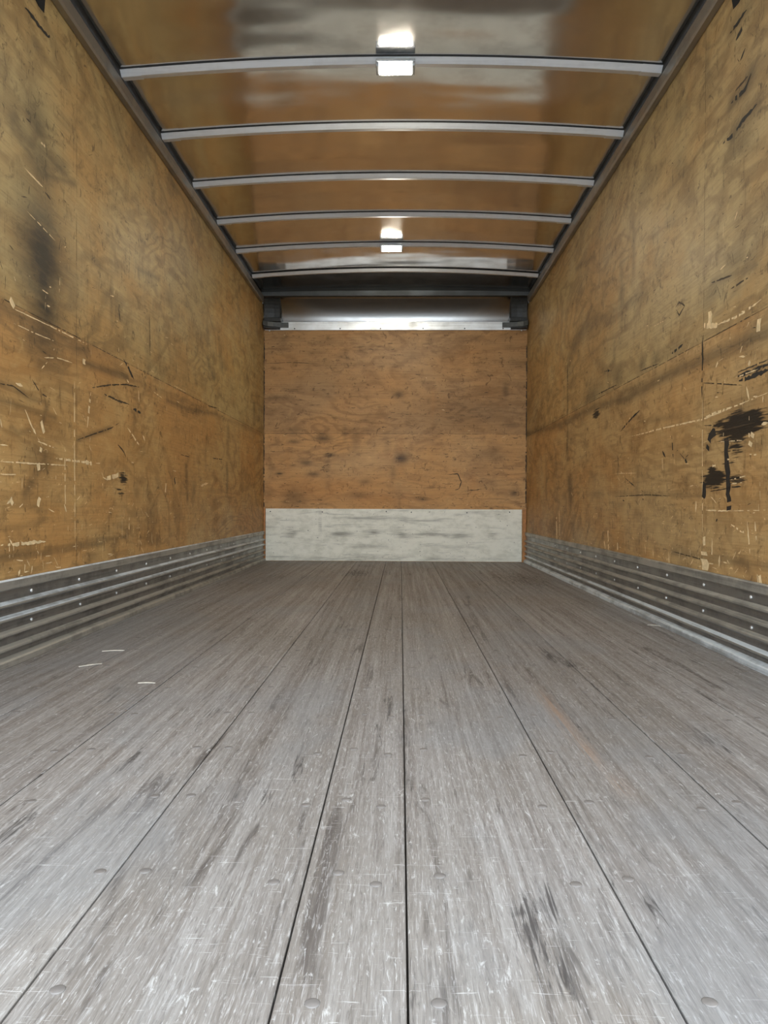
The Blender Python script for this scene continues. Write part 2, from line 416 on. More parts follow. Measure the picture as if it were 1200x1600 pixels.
# ------------------------------------------------------------------ materials
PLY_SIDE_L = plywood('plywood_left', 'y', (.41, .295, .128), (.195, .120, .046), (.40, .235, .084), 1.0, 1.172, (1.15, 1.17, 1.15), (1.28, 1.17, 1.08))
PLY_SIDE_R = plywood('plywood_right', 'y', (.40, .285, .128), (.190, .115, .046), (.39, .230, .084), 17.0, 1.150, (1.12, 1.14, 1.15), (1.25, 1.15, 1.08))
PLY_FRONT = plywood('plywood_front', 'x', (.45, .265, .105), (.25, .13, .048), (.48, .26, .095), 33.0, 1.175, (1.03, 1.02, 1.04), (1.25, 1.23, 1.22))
PALE_WOOD = plain('splintered_wood', (.80, .60, .33), .75)
BLACK_SCUFF = plain('black_scuff', (.02, .016, .012), .7)
SCRATCH = plain('dark_scratch', (.060, .038, .018), .7)
HOLE = plain('hole_shade', (.006, .006, .006), .9)
GALV = metal('galvanised_steel', (.34, .335, .32), (.13, .125, .115), .33, 'y', .85, 2, .8)
WORN_LIT = metal('rubbed_lit_zinc', (.70, .76, .80), (.26, .27, .27), .40, 'y', .45, 22, .85, 45)
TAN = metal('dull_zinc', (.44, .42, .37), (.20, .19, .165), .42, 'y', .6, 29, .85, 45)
ALU = metal('aluminium', (.82, .86, .90), (.58, .59, .60), .42, 'x', .4, 5, .5)
RAIL = metal('rail_aluminium', (.36, .34, .30), (.20, .19, .17), .36, 'y', .8, 8, .6)
SKIN = plain('dark_outer_skin', (.05, .045, .04), .7)  # coloured dark to paint the shadow in the gap above the roof rails
HEADER = metal('grey_header', (.10, .105, .10), (.06, .06, .058), .4, 'x', .3, 3, .6)
STRIP = metal('bright_aluminium', (.88, .88, .86), (.55, .54, .50), .38, 'x', .75, 12, .5)
DARK = plain('dark_casting', (.035, .037, .035), .5)
CASTLIP = plain('grey_casting', (.085, .09, .085), .45)
TAPE = plain('black_tape', (.03, .03, .03), .7)
BOLT = plain('zinc_bolt', (.86, .86, .84), .35, .6)
HOUSING = plain('lamp_housing', (.30, .31, .32), .4, .5)
ASPHALT = plain('asphalt', (.16, .16, .16), .9)

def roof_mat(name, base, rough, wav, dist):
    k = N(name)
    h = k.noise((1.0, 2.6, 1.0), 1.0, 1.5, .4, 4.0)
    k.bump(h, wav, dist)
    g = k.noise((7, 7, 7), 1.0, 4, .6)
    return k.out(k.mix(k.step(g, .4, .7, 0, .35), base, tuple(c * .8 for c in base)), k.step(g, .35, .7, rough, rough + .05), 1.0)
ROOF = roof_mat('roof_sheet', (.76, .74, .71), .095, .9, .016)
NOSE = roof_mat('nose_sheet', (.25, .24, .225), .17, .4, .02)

def floor_mat():
    k = N('worn_floor_boards')
    tone = k.attr('tone')
    s1 = k.noise((38, .55, 1), 1.0, 6, .62, 2.0, .25)
    s2 = k.noise((170, 2.2, 1), 1.0, 4, .65, 7.0, .5)
    big = k.noise((2.2, 1.0, 1), 1.0, 4, .6, 11.0)
    gouge = k.noise((30, 2.2, 1), 1.0, 4, .7, 19.0, 1.2)
    col = k.mix(k.step(s1, .32, .68), (.190, .166, .148), (.295, .277, .261))
    col = k.mix(k.step(s2, .48, .72, 0, .40), col, (.50, .485, .465))
    col = k.mix(k.step(s2, .47, .27, 0, .40), col, (.10, .082, .070))
    col = k.mix(k.step(big, .38, .66, 0, .50), col, (.185, .162, .135))
    col = k.mix(k.step(gouge, .54, .70, 0, .80), col, (.085, .072, .064))
    scr = k.noise((60, 14, 1), 1.0, 5, .7, 23.0, 2.5)
    col = k.mix(k.step(scr, .58, .70, 0, .65), col, (.60, .59, .57))
    fine = k.noise((330, 24, 1), 1.0, 4, .7, 27.0, 1.0)
    col = k.mix(k.step(fine, .52, .70, 0, .45), col, (.58, .57, .56))
    col = k.mix(k.step(fine, .48, .32, 0, .50), col, (.085, .075, .070))
    cross = k.noise((14, 190, 1), 1.0, 3, .65, 37.0, 1.5)
    col = k.mix(k.step(cross, .64, .70, 0, .45), col, (.62, .61, .59))
    cool = k.noise((3, 1.6, 1), 1.0, 3, .6, 43.0)
    col = k.mix(k.step(cool, .45, .65, 0, .30), col, (.225, .240, .255))
    col = k.mix(1.0, col, k.mix(tone, (.88, .86, .85), (1.08, 1.06, 1.04)), 'MULTIPLY')
    st = k.step(k.math('ADD', k.attr('stain'), k.math('MULTIPLY', k.math('SUBTRACT', k.noise((110, 7, 1), 1.0, 5, .7, 29.0, 1.2), .5), 2.8)), .25, .75)
    st = k.math('MULTIPLY', st, k.step(k.attr('stain'), .03, .25, 0, .85))
    col = k.mix(st, col, (.050, .044, .042))
    rs = k.math('MULTIPLY', k.attr('bare'), k.step(s2, .35, .6), clamp=True)
    col = k.mix(rs, col, (.30, .17, .09))
    k.bump(k.math('ADD', s1, k.math('MULTIPLY', s2, .6)), .35, .004)
    return k.out(col, k.step(s1, .3, .7, .62, .50), 0, .18)
FLOOR = floor_mat()

def kick_mat():
    k = N('worn_painted_plate')
    a = k.noise((3, 3, 26), 1.0, 5, .7, 3.0, .5)
    b = k.noise((9, 9, 16), 1.0, 6, .72, 9.0)
    c = k.noise((1.2, 1, 5), 1.0, 3, .6, 5.0)
    col = k.mix(k.step(b, .42, .66), (.95, .93, .81), (.78, .765, .65))
    col = k.mix(k.step(a, .52, .70, 0, .55), col, (.42, .415, .35))
    sp = k.attr('stain')
    col = k.mix(k.math('MULTIPLY', sp, k.step(a, .35, .6), clamp=True), col, (.13, .12, .085))
    col = k.mix(k.step(k.noise((70, 1, 50), 1.0, 2, .5, 1.0), .70, .74, 0, .8), col, (.12, .11, .09))
    return k.out(col, .5, 0.0, .35)
KICK = kick_mat()
k = N('lamp_lens')
k.out((.9, .9, .86), .4)
k.b.inputs['Emission Color'].default_value = (*LAMP, 1); k.b.inputs['Emission Strength'].default_value = LAMP_STRENGTH
LENS = k.m

# ------------------------------------------------------------------ mesh helpers
class MB:
    def __init__(s): s.bm = bmesh.new()
    def box(s, x0, x1, y0, y1, z0, z1, bev=0.0):
        r = bmesh.ops.create_cube(s.bm, size=1.0); vs = r['verts']
        for v in vs:
            v.co = Vector((x0 if v.co.x < 0 else x1, y0 if v.co.y < 0 else y1, z0 if v.co.z < 0 else z1))
        if bev:
            es = list({e for v in vs for e in v.link_edges})
            bmesh.ops.bevel(s.bm, geom=es, offset=bev, segments=2, affect='EDGES', profile=.6)
        return s
    def sweep(s, prof, stations, closed=True, caps=True):
        """prof: list of 2-D points; stations: functions (a, b) -> Vector"""
        rows = [[s.bm.verts.new(f(a, b)) for a, b in prof] for f in stations]
        n = len(prof)
        for r0, r1 in zip(rows, rows[1:]):
            for i in range(n if closed else n - 1):
                s.bm.faces.new((r0[i], r0[(i + 1) % n], r1[(i + 1) % n], r1[i]))
        if caps and closed:
            s.bm.faces.new(rows[0]); s.bm.faces.new(rows[-1][::-1])
        return s
    def dome(s, c, axis, r, h, seg=12, flat=.35):
        """low rounded head on a plane, bulging along axis"""
        ax = Vector(axis).normalized(); t = ax.orthogonal().normalized(); b = ax.cross(t); c = Vector(c)
        rings = [(r, 0), (r, h * .35), (r * .85, h * .72), (r * flat, h)]
        rows = [[s.bm.verts.new(c + ax * z + (t * math.cos(2 * math.pi * i / seg) + b * math.sin(2 * math.pi * i / seg)) * q) for i in range(seg)] for q, z in rings]
        for r0, r1 in zip(rows, rows[1:]):
            for i in range(seg): s.bm.faces.new((r0[i], r0[(i + 1) % seg], r1[(i + 1) % seg], r1[i]))
        s.bm.faces.new(rows[-1]); s.bm.faces.new(rows[0][::-1])
        return s
    def build(s, name, mat, parent=None, smooth=False, recalc=True):
        if recalc: bmesh.ops.recalc_face_normals(s.bm, faces=s.bm.faces)
        me = bpy.data.meshes.new(name); s.bm.to_mesh(me); s.bm.free()
        me.materials.append(mat)
        if smooth: me.shade_smooth()
        o = bpy.data.objects.new(name, me); COL.objects.link(o)
        if parent: o.parent = parent; o.location = -parent.location
        return o
def tag(o, label=None, cat=None, group=None, kind=None):
    if label: o['label'] = label
    if cat: o['category'] = cat
    if group: o['group'] = group
    if kind: o['kind'] = kind
    return o
def thing(name, label, cat, loc, group=None):
    o = bpy.data.objects.new(name, None); o.empty_display_size = .1; COL.objects.link(o); o.location = loc
    return tag(o, label, cat, group)

# ------------------------------------------------------------------ plywood walls with their wear
ZT = 2.36
def seg_dist(P, a, b):
    a = np.array(a); b = np.array(b); d = b - a
    t = np.clip(((P - a) @ d) / max(d @ d, 1e-9), 0, 1)
    return np.linalg.norm(P - a - t[:, None] * d, axis=1)

def attributes(me, P, wall):
    A = {n: np.zeros(len(P)) for n in ('stain', 'ink', 'bare')}
    key = {'s': 'stain', 'k': 'ink', 'o': 'bare'}
    for wl, kd, c0, c1, r0, r1, st in BLOBS:
        if wl != wall: continue
        q = ((P[:, 0] - c0) / r0) ** 2 + ((P[:, 1] - c1) / r1) ** 2
        A[key[kd]] = np.maximum(A[key[kd]], st * np.exp(-q * .9))
    for wl, kd, mm, st, pts in STROKES:
        if wl != wall or kd != 's': continue
        for a, b in zip(pts, pts[1:]):
            q = seg_dist(P, a, b) / (mm * .001 * .8)
            A['stain'] = np.maximum(A['stain'], st * np.exp(-q * q))
    rs = random.Random(ord(wall))
    lo, hi = P.min(0), P.max(0)
    for _ in range(70):                 # rubbed-in grime here and there
        c0, c1 = rs.uniform(max(lo[0], 2.2) if wall != 'B' else lo[0], hi[0]), rs.uniform(.3, hi[1])
        a, b = rs.uniform(.02, .16), rs.uniform(.012, .05)
        if rs.random() < .35: a, b = b, a * 1.2
        q = ((P[:, 0] - c0) / a) ** 2 + ((P[:, 1] - c1) / b) ** 2
        kd = 'bare' if rs.random() < .25 else 'stain'
        A[kd] = np.maximum(A[kd], rs.uniform(.1, .38) * np.exp(-q))
    for n, v in A.items():
        at = me.attributes.new(n, 'FLOAT', 'POINT'); at.data.foreach_set('value', v.astype(np.float32))

def ribbon(pts, width, rnd):
    """outline of a ragged, tapered scratch along pts"""
    P = [Vector(p) for p in pts]; q = [P[0]]
    for a, b in zip(P, P[1:]):
        n = max(2, int((b - a).length / .014)); n = min(n, 40)
        q += [a.lerp(b, i / n) for i in range(1, n + 1)]
    L, R = [], []
    for i, p in enumerate(q):
        d = (q[min(i + 1, len(q) - 1)] - q[max(i - 1, 0)]); d = d.normalized() if d.length else Vector((1, 0))
        nrm = Vector((-d.y, d.x)); t = i / (len(q) - 1)
        wd = width * .5 * (min(1, .25 + 3.5 * t, .25 + 3.5 * (1 - t)) * rnd.uniform(.55, 1.25) if width < .016 else rnd.uniform(.8, 1.1))
        off = nrm * rnd.uniform(-.15, .15) * width
        L.append(p + off + nrm * wd); R.append(p + off - nrm * wd)
    return L, R

def wall_mesh(name, wall, to3, us, vs, mat, extra_strokes, normal):
    """grid in wall coordinates (u, v) plus scratch ribbons lying 0.4 mm proud, all one mesh"""
    U, V = np.meshgrid(us, vs, indexing='ij')
    P = np.stack([U.ravel(), V.ravel()], 1)
    nu, nv = len(us), len(vs)
    idx = np.arange(nu * nv).reshape(nu, nv)
    F = np.stack([idx[:-1, :-1], idx[1:, :-1], idx[1:, 1:], idx[:-1, 1:]], -1).reshape(-1, 4)
    faces = F.tolist(); mats = [0] * len(faces); pts = P.tolist()
    rnd = random.Random(hash(len(name)) + ord(wall))
    off = [0.0] * len(pts)
    slot = {'p': 1, 'k': 2, 'h': 3}
    for n, (wl, kd, mm, st, sp) in enumerate(STROKES + extra_strokes):
        if wl != wall or kd == 's': continue
        if kd == 'h':
            b = len(pts); pts += [list(p) for p in sp]; off += [.0006] * len(sp); faces.append(list(range(b, b + len(sp)))); mats.append(3); continue
        L, R = ribbon(sp, mm * .001, rnd); b = len(pts)
        for a, c in zip(L, R): pts += [[a.x, a.y], [c.x, c.y]]; off += [.0004 + .0002 * (n % 4)] * 2
        sl = 4 if kd == 'k' and mm < 9.5 else slot[kd]
        for i in range(len(L) - 1):
            if len(L) > 4 and rnd.random() < (.22 if kd == 'p' else .12): continue
            faces.append([b + 2 * i, b + 2 * i + 1, b + 2 * i + 3, b + 2 * i + 2]); mats.append(sl)
    me = bpy.data.meshes.new(name)
    nrm = Vector(normal)
    co = [to3(p[0], p[1]) for p in pts]
    co = [(c[0] + nrm.x * o, c[1] + nrm.y * o, c[2]) for c, o in zip(co, off)]
    # sheet joints: shallow grooves pressed into the grid
    me.from_pydata(co, [], faces)
    for mt in (mat, PALE_WOOD, BLACK_SCUFF, HOLE, SCRATCH): me.materials.append(mt)
    me.polygons.foreach_set('material_index', mats)
    attributes(me, np.array(pts), wall)
    me.update()
    o = bpy.data.objects.new(name, me); COL.objects.link(o)
    return tag(o, kind='structure')

def grid(lo, hi, step, joints=()):
    g = set(np.round(np.arange(lo, hi, step), 4)) | {round(hi, 4)}
    return np.array(sorted(g))

def scatter(wall, u0, u1, v0, v1, n_dark, n_pale, rnd, axis='y'):
    """small everyday knocks: dark flecks above, pale splinter nicks towards the floor"""
    out = []
    for _ in range(n_dark):
        u = rnd.uniform(u0, u1); v = rnd.uniform(v0 + .1, v1); L = rnd.uniform(.010, .05); a = rnd.choice((0, .3, 1.2, 1.5, 1.57, 1.57, 2.2)) + rnd.uniform(-.3, .3)
        out.append((wall, 'k', rnd.uniform(1.0, 3.2), 1, [(u, v), (u + L * .5 * math.cos(a) + rnd.uniform(-.003, .003), v + L * .5 * math.sin(a)), (u + L * math.cos(a), v + L * math.sin(a))]))
    for _ in range(n_pale):
        u = u0 + (u1 - u0) * rnd.random() ** 1.5; v = v0 + (v1 - v0) * .62 * rnd.random() ** 1.9; L = rnd.uniform(.008, .06); a = rnd.choice((0, 0, 1.57, 1.57, .5, 2.4)) + rnd.uniform(-.15, .15)
        out.append((wall, 'p', rnd.uniform(1.2, 4.5), 1, [(u, v), (u + L * .5 * math.cos(a), v + L * .5 * math.sin(a)), (u + L * math.cos(a), v + L * math.sin(a))]))
    return out
def joints(wall, us, v0, v1, u0, u1, vh):
    """butt joints between the plywood sheets, drawn as narrow dark gaps with broken edges"""
    out = []
    for u in us:
        v = v0
        while v < v1:
            L = random.uniform(.25, .5); out.append((wall, 'k', 2.4, 1, [(u, v), (u, min(v + L, v1))])); v += L + random.uniform(.0, .05)
    u = u0
    while u < u1:
        L = random.uniform(.3, .7); out.append((wall, 'k', 3.0, 1, [(u, vh), (min(u + L, u1), vh)])); u += L
    return out
us = np.concatenate([grid(Y0, 2.1, .06)[:-1], grid(2.1, YF, .011)]); vs = grid(0, ZT, .011)
rl = random.Random(3); rr = random.Random(5)
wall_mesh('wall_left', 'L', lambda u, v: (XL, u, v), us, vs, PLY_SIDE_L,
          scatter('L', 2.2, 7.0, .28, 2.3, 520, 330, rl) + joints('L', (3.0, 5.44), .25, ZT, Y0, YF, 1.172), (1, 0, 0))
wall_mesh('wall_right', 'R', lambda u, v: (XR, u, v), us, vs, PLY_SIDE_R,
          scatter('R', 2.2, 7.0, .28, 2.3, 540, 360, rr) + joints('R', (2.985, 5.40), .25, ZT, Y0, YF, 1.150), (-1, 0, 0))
ub = grid(XL - .05, XR + .05, .011); vb = grid(0, 2.135, .011)
rb = random.Random(9)
fe = []
for _ in range(170):
    u = rb.uniform(XL + .05, XR - .05); v = .48 + 1.6 * rb.random() ** 1.5; L = rb.uniform(.01, .06)
    fe.append(('B', 'k', rb.uniform(1.5, 5), 1, [(u, v), (u + L / 2, v + rb.uniform(-.006, .006)), (u + L, v + rb.uniform(-.006, .006))]))
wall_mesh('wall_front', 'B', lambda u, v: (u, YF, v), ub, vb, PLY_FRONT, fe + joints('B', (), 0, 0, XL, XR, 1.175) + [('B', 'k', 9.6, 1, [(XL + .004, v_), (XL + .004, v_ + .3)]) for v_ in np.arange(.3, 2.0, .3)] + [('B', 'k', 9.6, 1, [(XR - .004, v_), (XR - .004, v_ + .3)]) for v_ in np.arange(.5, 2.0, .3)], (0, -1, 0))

# outer skins so that the box is closed and has thickness
def slab(name, *b):
    return tag(MB().box(*b).build(name, SKIN), kind='structure')
slab('trim_1', XL - .04, XL - .004, Y0, YF + .3, -.12, 2.56)
slab('trim_2', XR + .004, XR + .04, Y0, YF + .3, -.12, 2.56)
slab('trim_3', XL - .004, XR + .004, YF + .16, YF + .2, -.12, 2.56)
# narrow wood strips at both edges of the kick plate
for i, (a, b) in enumerate(((-1.262, -1.246), (1.124, 1.150))):
    tag(MB().box(a, b, YF - .014, YF - .001, 0, .486).build('trim_%d' % (4 + i), plain('edge_strip', (.50, .22, .07), .6)), kind='structure')

# ------------------------------------------------------------------ floor: long boards with open seams
SEAMS = [XL - .02, -.978, -.690, -.400, -.131, .010, .292, .563, .838, XR + .02]
pts, faces, tones = [], [], []
fy = np.concatenate([grid(Y0, 3.2, .012)[:-1], grid(3.2, YF, .03)])
rf = random.Random(11)
for a, b in zip(SEAMS, SEAMS[1:]):
    g = .0009; tone = rf.random()
    xs = np.concatenate([[a + g, a + g + .0005, a + g + .0025], np.arange(a + .02, b - .012, .014), [b - g - .0025, b - g - .0005, b - g]])
    zs = np.zeros(len(xs)); zs[0] = zs[-1] = -.022; zs[1] = zs[-2] = -.0014
    base = len(pts)
    for y in fy:
        pts += [(x, y, z) for x, z in zip(xs, zs)]
        tones += [tone] * len(xs)
    n = len(xs)
    for j in range(len(fy) - 1):
        for i in range(n - 1):
            q = base + j * n + i; faces.append((q, q + 1, q + n + 1, q + n))
b0 = len(pts); pts += [(XL - .03, Y0, -.022), (XR + .03, Y0, -.022), (XR + .03, YF, -.022), (XL - .03, YF, -.022)]; tones += [0] * 4
faces.append((b0, b0 + 1, b0 + 2, b0 + 3))
me = bpy.data.meshes.new('floor'); me.from_pydata(pts, [], faces); me.materials.append(FLOOR); me.materials.append(BLACK_SCUFF)
mi = [0] * len(faces); mi[-1] = 1; me.polygons.foreach_set('material_index', mi)
at = me.attributes.new('tone', 'FLOAT', 'POINT'); at.data.foreach_set('value', np.array(tones, dtype=np.float32))
P = np.array(pts)[:, :2]
FLOOR_STAINS = [  # (x, y, rx, ry, strength)
    (.165, .955, .016, .08, .9), (.195, 1.02, .010, .05, .8), (.185, .86, .018, .06, .6), (.155, .99, .006, .02, .9),
    (.52, 2.72, .02, .16, .75), (.56, 2.55, .03, .12, .45), (-.34, 5.9, .12, .35, .6), (-.10, 5.95, .04, .25, .55), (-.30, 6.6, .1, .2, .4),
    (.30, 1.12, .02, .09, .45), (.33, 1.0, .012, .1, .5), (-.24, 1.40, .012, .12, .5), (-.20, 1.55, .012, .10, .6), (-.29, 1.33, .01, .1, .5),
    (-.03, 2.0, .015, .2, .4), (-.05, 1.8, .012, .15, .4), (.06, 1.3, .01, .15, .3), (.42, 1.85, .012, .2, .4), (.70, 1.75, .02, .2, .4),
    (-.55, 1.6, .015, .2, .45), (-.47, 1.95, .02, .25, .35), (.85, 5.5, .25, .9, .45), (.6, 4.5, .1, .7, .3), (-.9, 5.5, .15, .5, .3), (.80, 1.45, .012, .05, .8), (1.0, 2.6, .02, .1, .4),
    (.015, 1.5, .006, 1.2, .35), (-.62, 1.2, .02, .15, .5)]
st = np.zeros(len(P)); rust = np.zeros(len(P))
for x, y, rx, ry, s_ in FLOOR_STAINS:
    st = np.maximum(st, s_ * np.exp(-(((P[:, 0] - x) / rx) ** 2 + ((P[:, 1] - y) / ry) ** 2)))
for x, y, rx, ry, s_ in [(.395, 1.95, .016, .25, .6), (.40, 1.65, .012, .1, .6), (.41, 1.45, .015, .06, .4)]:
    rust = np.maximum(rust, s_ * np.exp(-(((P[:, 0] - x) / rx) ** 2 + ((P[:, 1] - y) / ry) ** 2)))
for n_, v_ in (('stain', st), ('bare', rust)):
    at = me.attributes.new(n_, 'FLOAT', 'POINT'); at.data.foreach_set('value', v_.astype(np.float32))
floor = bpy.data.objects.new('floor', me); COL.objects.link(floor); tag(floor, kind='structure')
# sunk screw heads, two to a board at every crossmember
SCREW = plain('worn_screw', (.20, .18, .165), .55, .2)
sm = MB().dome((0, 0, 0), (0, 0, 1), .0085, .0014, 12, .5)
proto = sm.build('screw', SCREW, None, True); proto.parent = floor
offs = [(-.95, .9), (-.72, .0), (-.93 + .28, .0), (-.43, 1), (-.368, 1), (-.166, 0), (-.0905, 1), (-.025, 0), (.05, 1), (.25, 0), (.327, 1), (.52, 0), (.60, 1), (.80, 0), (.88, 1), (1.09, 0), (-1.2, 1), (-1.02, 0)]
spots = []
for rowi in range(9):
    for x, fr in offs:
        y = .785 + rowi * .278 + fr * .026 + rf.uniform(-.008, .008); xx = x + rf.uniform(-.008, .008)
        if y < .8 or abs(xx + .021 * y) > y * 600 / 1210 or xx < -1.2 or xx > 1.09: continue
        spots.append((y, xx))
spots.sort()
near, far = spots[:95], spots[95:]
for i, (y, x) in enumerate(near):
    o = proto if i == 0 else proto.copy()
    if i: COL.objects.link(o); o.parent = floor
    o.location = (x, y, 0.0)
if far:
    fm_ = MB()
    for y, x in far: fm_.dome((x, y, 0), (0, 0, 1), .0085, .0014, 8, .5)
    o = fm_.build('screw', SCREW, floor, True); tag(o, kind='stuff')

# ------------------------------------------------------------------ roof, nose and rails
XC = (XL + XR) / 2; HW = (XR - XL) / 2
def roof_z(x, zc=2.468, drop=.050):
    return zc - drop * ((x - XC) / HW) ** 2
xs = np.linspace(XL, XR, 41)
ys = np.linspace(Y0, 6.42, 60)
bm = MB()
rows = [[bm.bm.verts.new((x, y, roof_z(x))) for x in xs] for y in ys]
for r0, r1 in zip(rows, rows[1:]):
    for i in range(len(xs) - 1): bm.bm.faces.new((r0[i], r0[i + 1], r1[i + 1], r1[i]))
ceil_ = bm.build('ceiling', ROOF, None, True); tag(ceil_, kind='structure')
md = ceil_.modifiers.new('thickness', 'SOLIDIFY'); md.thickness = .004; md.offset = 1.0
# front section of the roof, sloping down to the header
bm = MB(); rows = []
for t in np.linspace(0, 1, 14):
    y = 6.42 + t * .56; dz = .036 * t * t
    rows.append([bm.bm.verts.new((x, y, roof_z(x, 2.468 - dz, .050 * (1 - .8 * t)))) for x in xs])
for r0, r1 in zip(rows, rows[1:]):
    for i in range(len(xs) - 1): bm.bm.faces.new((r0[i], r0[i + 1], r1[i + 1], r1[i]))
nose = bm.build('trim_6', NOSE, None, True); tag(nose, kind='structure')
# rolled nose cove between header and bulkhead
bm = MB(); rows = []
for t in np.linspace(0, math.pi / 2, 20):
    y = 6.96 + .185 * math.sin(t); z = 2.185 + .245 * math.cos(t)
    rows.append([bm.bm.verts.new((x, y, z)) for x in np.linspace(XL, XR, 31)])
rows.append([bm.bm.verts.new((x, 7.148, 2.10)) for x in np.linspace(XL, XR, 31)])
for r0, r1 in zip(rows, rows[1:]):
    for i in range(30): bm.bm.faces.new((r0[i], r0[i + 1], r1[i + 1], r1[i]))
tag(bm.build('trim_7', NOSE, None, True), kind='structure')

t = thing('header_beam', 'straight grey metal beam across the roof at the front, above the rolled metal cove', 'beam', (XC, 6.96, 2.385))
MB().sweep([(6.935, 2.392), (6.985, 2.392), (6.985, 2.440), (6.972, 2.440), (6.972, 2.405), (6.948, 2.405), (6.948, 2.440), (6.935, 2.440)],
           [lambda a, b, x=x: Vector((x, a, b)) for x in (XL + .012, XR - .012)]).build('channel', HEADER, t)
MB().box(XL + .02, XR - .02, 6.925, 6.935, 2.389, 2.401).build('flange', HEADER, t)

for sd, X, nm in ((1, XL, 'left'), (-1, XR, 'right')):
    t = thing('roof_rail', 'long grey aluminium rail along the top of the %s plywood wall' % nm, 'rail', (X, 3.7, 2.333), 'rails under the roof edges')
    prof = [(0.002, 2.333), (.026, 2.333), (.033, 2.341), (.033, 2.388), (.029, 2.392), (.002, 2.392)]
    MB().sweep(prof, [lambda a, b, y=y: Vector((X + sd * a, y, b)) for y in (Y0, 6.93)]).build('extrusion', RAIL, t)

# roof bows
BOW_Y = [3.39, 3.97, 4.57, 5.171, 5.766, 6.393]
PLACE = ['carrying the nearer lamp, nearest of all', 'first behind the nearer lamp', 'second behind the nearer lamp, midway along the roof', 'last before the farther lamp', 'carrying the farther lamp', 'last before the front header, behind the farther lamp']
def arc(x, z): return z - .050 * ((x - XC) / HW) ** 2
xb = np.linspace(XL + .034, XR - .034, 29)
def make_bow(label):
    t = thing('roof_bow', label, 'roof bow', (XC, 0, 2.44), 'roof bows')
    prof = [(-.018, 2.4640), (.004, 2.4445), (.007, 2.4440), (.039, 2.4485), (.041, 2.4500), (.041, 2.4640)]
    MB().sweep(prof, [lambda a, b, x=x: Vector((x, a, arc(x, b))) for x in xb]).build('channel', ALU, t)
    tp = [(-.022, 2.4642), (-.022, 2.4675), (.045, 2.4675), (.045, 2.4642)]
    MB().sweep(tp, [lambda a, b, x=x: Vector((x, a, arc(x, b))) for x in xb]).build('tape_strip', TAPE, t)
    for x0, x1 in ((xb[0] - .001, xb[0] + .085), (xb[-1] - .085, xb[-1] + .001)):
        pass
        MB().sweep([(-.0195, .0200), (.004, -.0012), (.007, -.0017), (.042, .0030), (.042, .0200)],
                   [lambda a, b, x=x: Vector((x, a, arc(x, 2.4440) + b)) for x in (x0, (x0 + x1) / 2, x1)]).build('end_bracket', ALU, t)
    return t
def copy_thing(o, loc, label):
    c = o.copy(); COL.objects.link(c); c.location = loc; c['label'] = label
    for ch in list(o.children):
        d = ch.copy(); COL.objects.link(d); d.parent = c
        for g in ch.children:
            e = g.copy(); COL.objects.link(e); e.parent = d
    return c
labels = ['curved aluminium roof bow, ' + p for p in PLACE]
bow = make_bow(labels[0])
for i, y in enumerate(BOW_Y):
    if i == 0: bow.location.y = y
    else: copy_thing(bow, (XC, y, 2.44), labels[i])

# lamps
def make_lamp(label):
    t = thing('ceiling_lamp', label, 'lamp', (-.03, 0, 2.435), 'roof lamps')
    MB().box(-.03 - .085, -.03 + .085, -.024, .058, 2.4310, 2.4442, .003).build('mounting_plate', HOUSING, t)
    MB().box(-.03 - .070, -.03 + .070, -.018, .054, 2.4135, 2.4307, .005).build('lens', LENS, t, True)
    for s_ in (-1, 1):
        a, b = sorted((-.03 + s_ * .0705, -.03 + s_ * .084))
        MB().box(a, b, -.021, .056, 2.4150, 2.4307, .003).build('end_cap', HOUSING, t)
    return t
l1 = make_lamp('small rectangular lit lamp under the nearest roof bow')
l1.location.y = 3.375
copy_thing(l1, (-.075, 5.752, 2.435), 'small rectangular lit lamp farther in, near the front wall')

# ------------------------------------------------------------------ front: trim strip, castings, kick plate
t = thing('trim_strip', 'bright flat aluminium strip across the top of the front plywood wall', 'strip', (XC, 7.12, 2.125))
MB().box(XL + .012, XR - .012, 7.112, 7.1285, 2.124, 2.196, .002).build('strip', STRIP, t)
for x in (-.98, -.56, -.19, .20, .58, .93):
    MB().dome((x, 7.112, 2.138), (0, -1, 0), .006, .003).build('rivet', DARK, t)
MB().box(XL + .012, XR - .012, 7.108, 7.112, 2.188, 2.198).build('top_lip', STRIP, t)

for sd, X, nm in ((1, XL, 'left'), (-1, XR, 'right')):
    t = thing('corner_casting', 'dark grey moulded corner bracket at the %s end of the front strip' % nm, 'bracket', (X, 7.06, 2.12), 'front corner brackets')
    def fx(a, b, sd=sd, X=X): return X + sd * a
    prof = []
    for q in np.linspace(0, math.pi / 2, 9): prof.append((6.99 + .120 * math.sin(q), 2.20 + .205 * math.cos(q)))
    back = [(y + .022, z + .004) for y, z in prof][::-1]
    xs_ = [.014, .05, .10, .152, .165]
    MB().sweep(prof + back, [lambda a, b, x=x, c=c: Vector((X + sd * x, a + c, b)) for x, c in zip(xs_, (-.02, -.008, 0, 0, .015))]).build('panel', DARK, t, False)
    MB().box(*sorted((X + sd * .014, X + sd * .168)), 7.045, 7.107, 2.190, 2.226, .006).build('rib', DARK, t)
    lip = [(.014, 7.00), (.05, 7.04), (.10, 7.065), (.165, 7.078), (.232, 7.082), (.232, 7.1075), (.014, 7.1075)]
    MB().sweep(lip, [lambda a, b, z=z: Vector((X + sd * a, b, z)) for z in (2.146, 2.188)]).build('lip', CASTLIP, t)
    shoe = [(.016, 7.02), (.06, 7.055), (.11, 7.07), (.155, 7.08), (.155, 7.1075), (.016, 7.1075)]
    MB().sweep(shoe, [lambda a, b, z=z: Vector((X + sd * a, b, z)) for z in (2.128, 2.1455)]).build('shoe', TAPE, t)
    MB().dome((X + sd * .055, 7.110, 2.121), (0, -1, 0), .009, .006).build('fastener', BOLT, t, True)

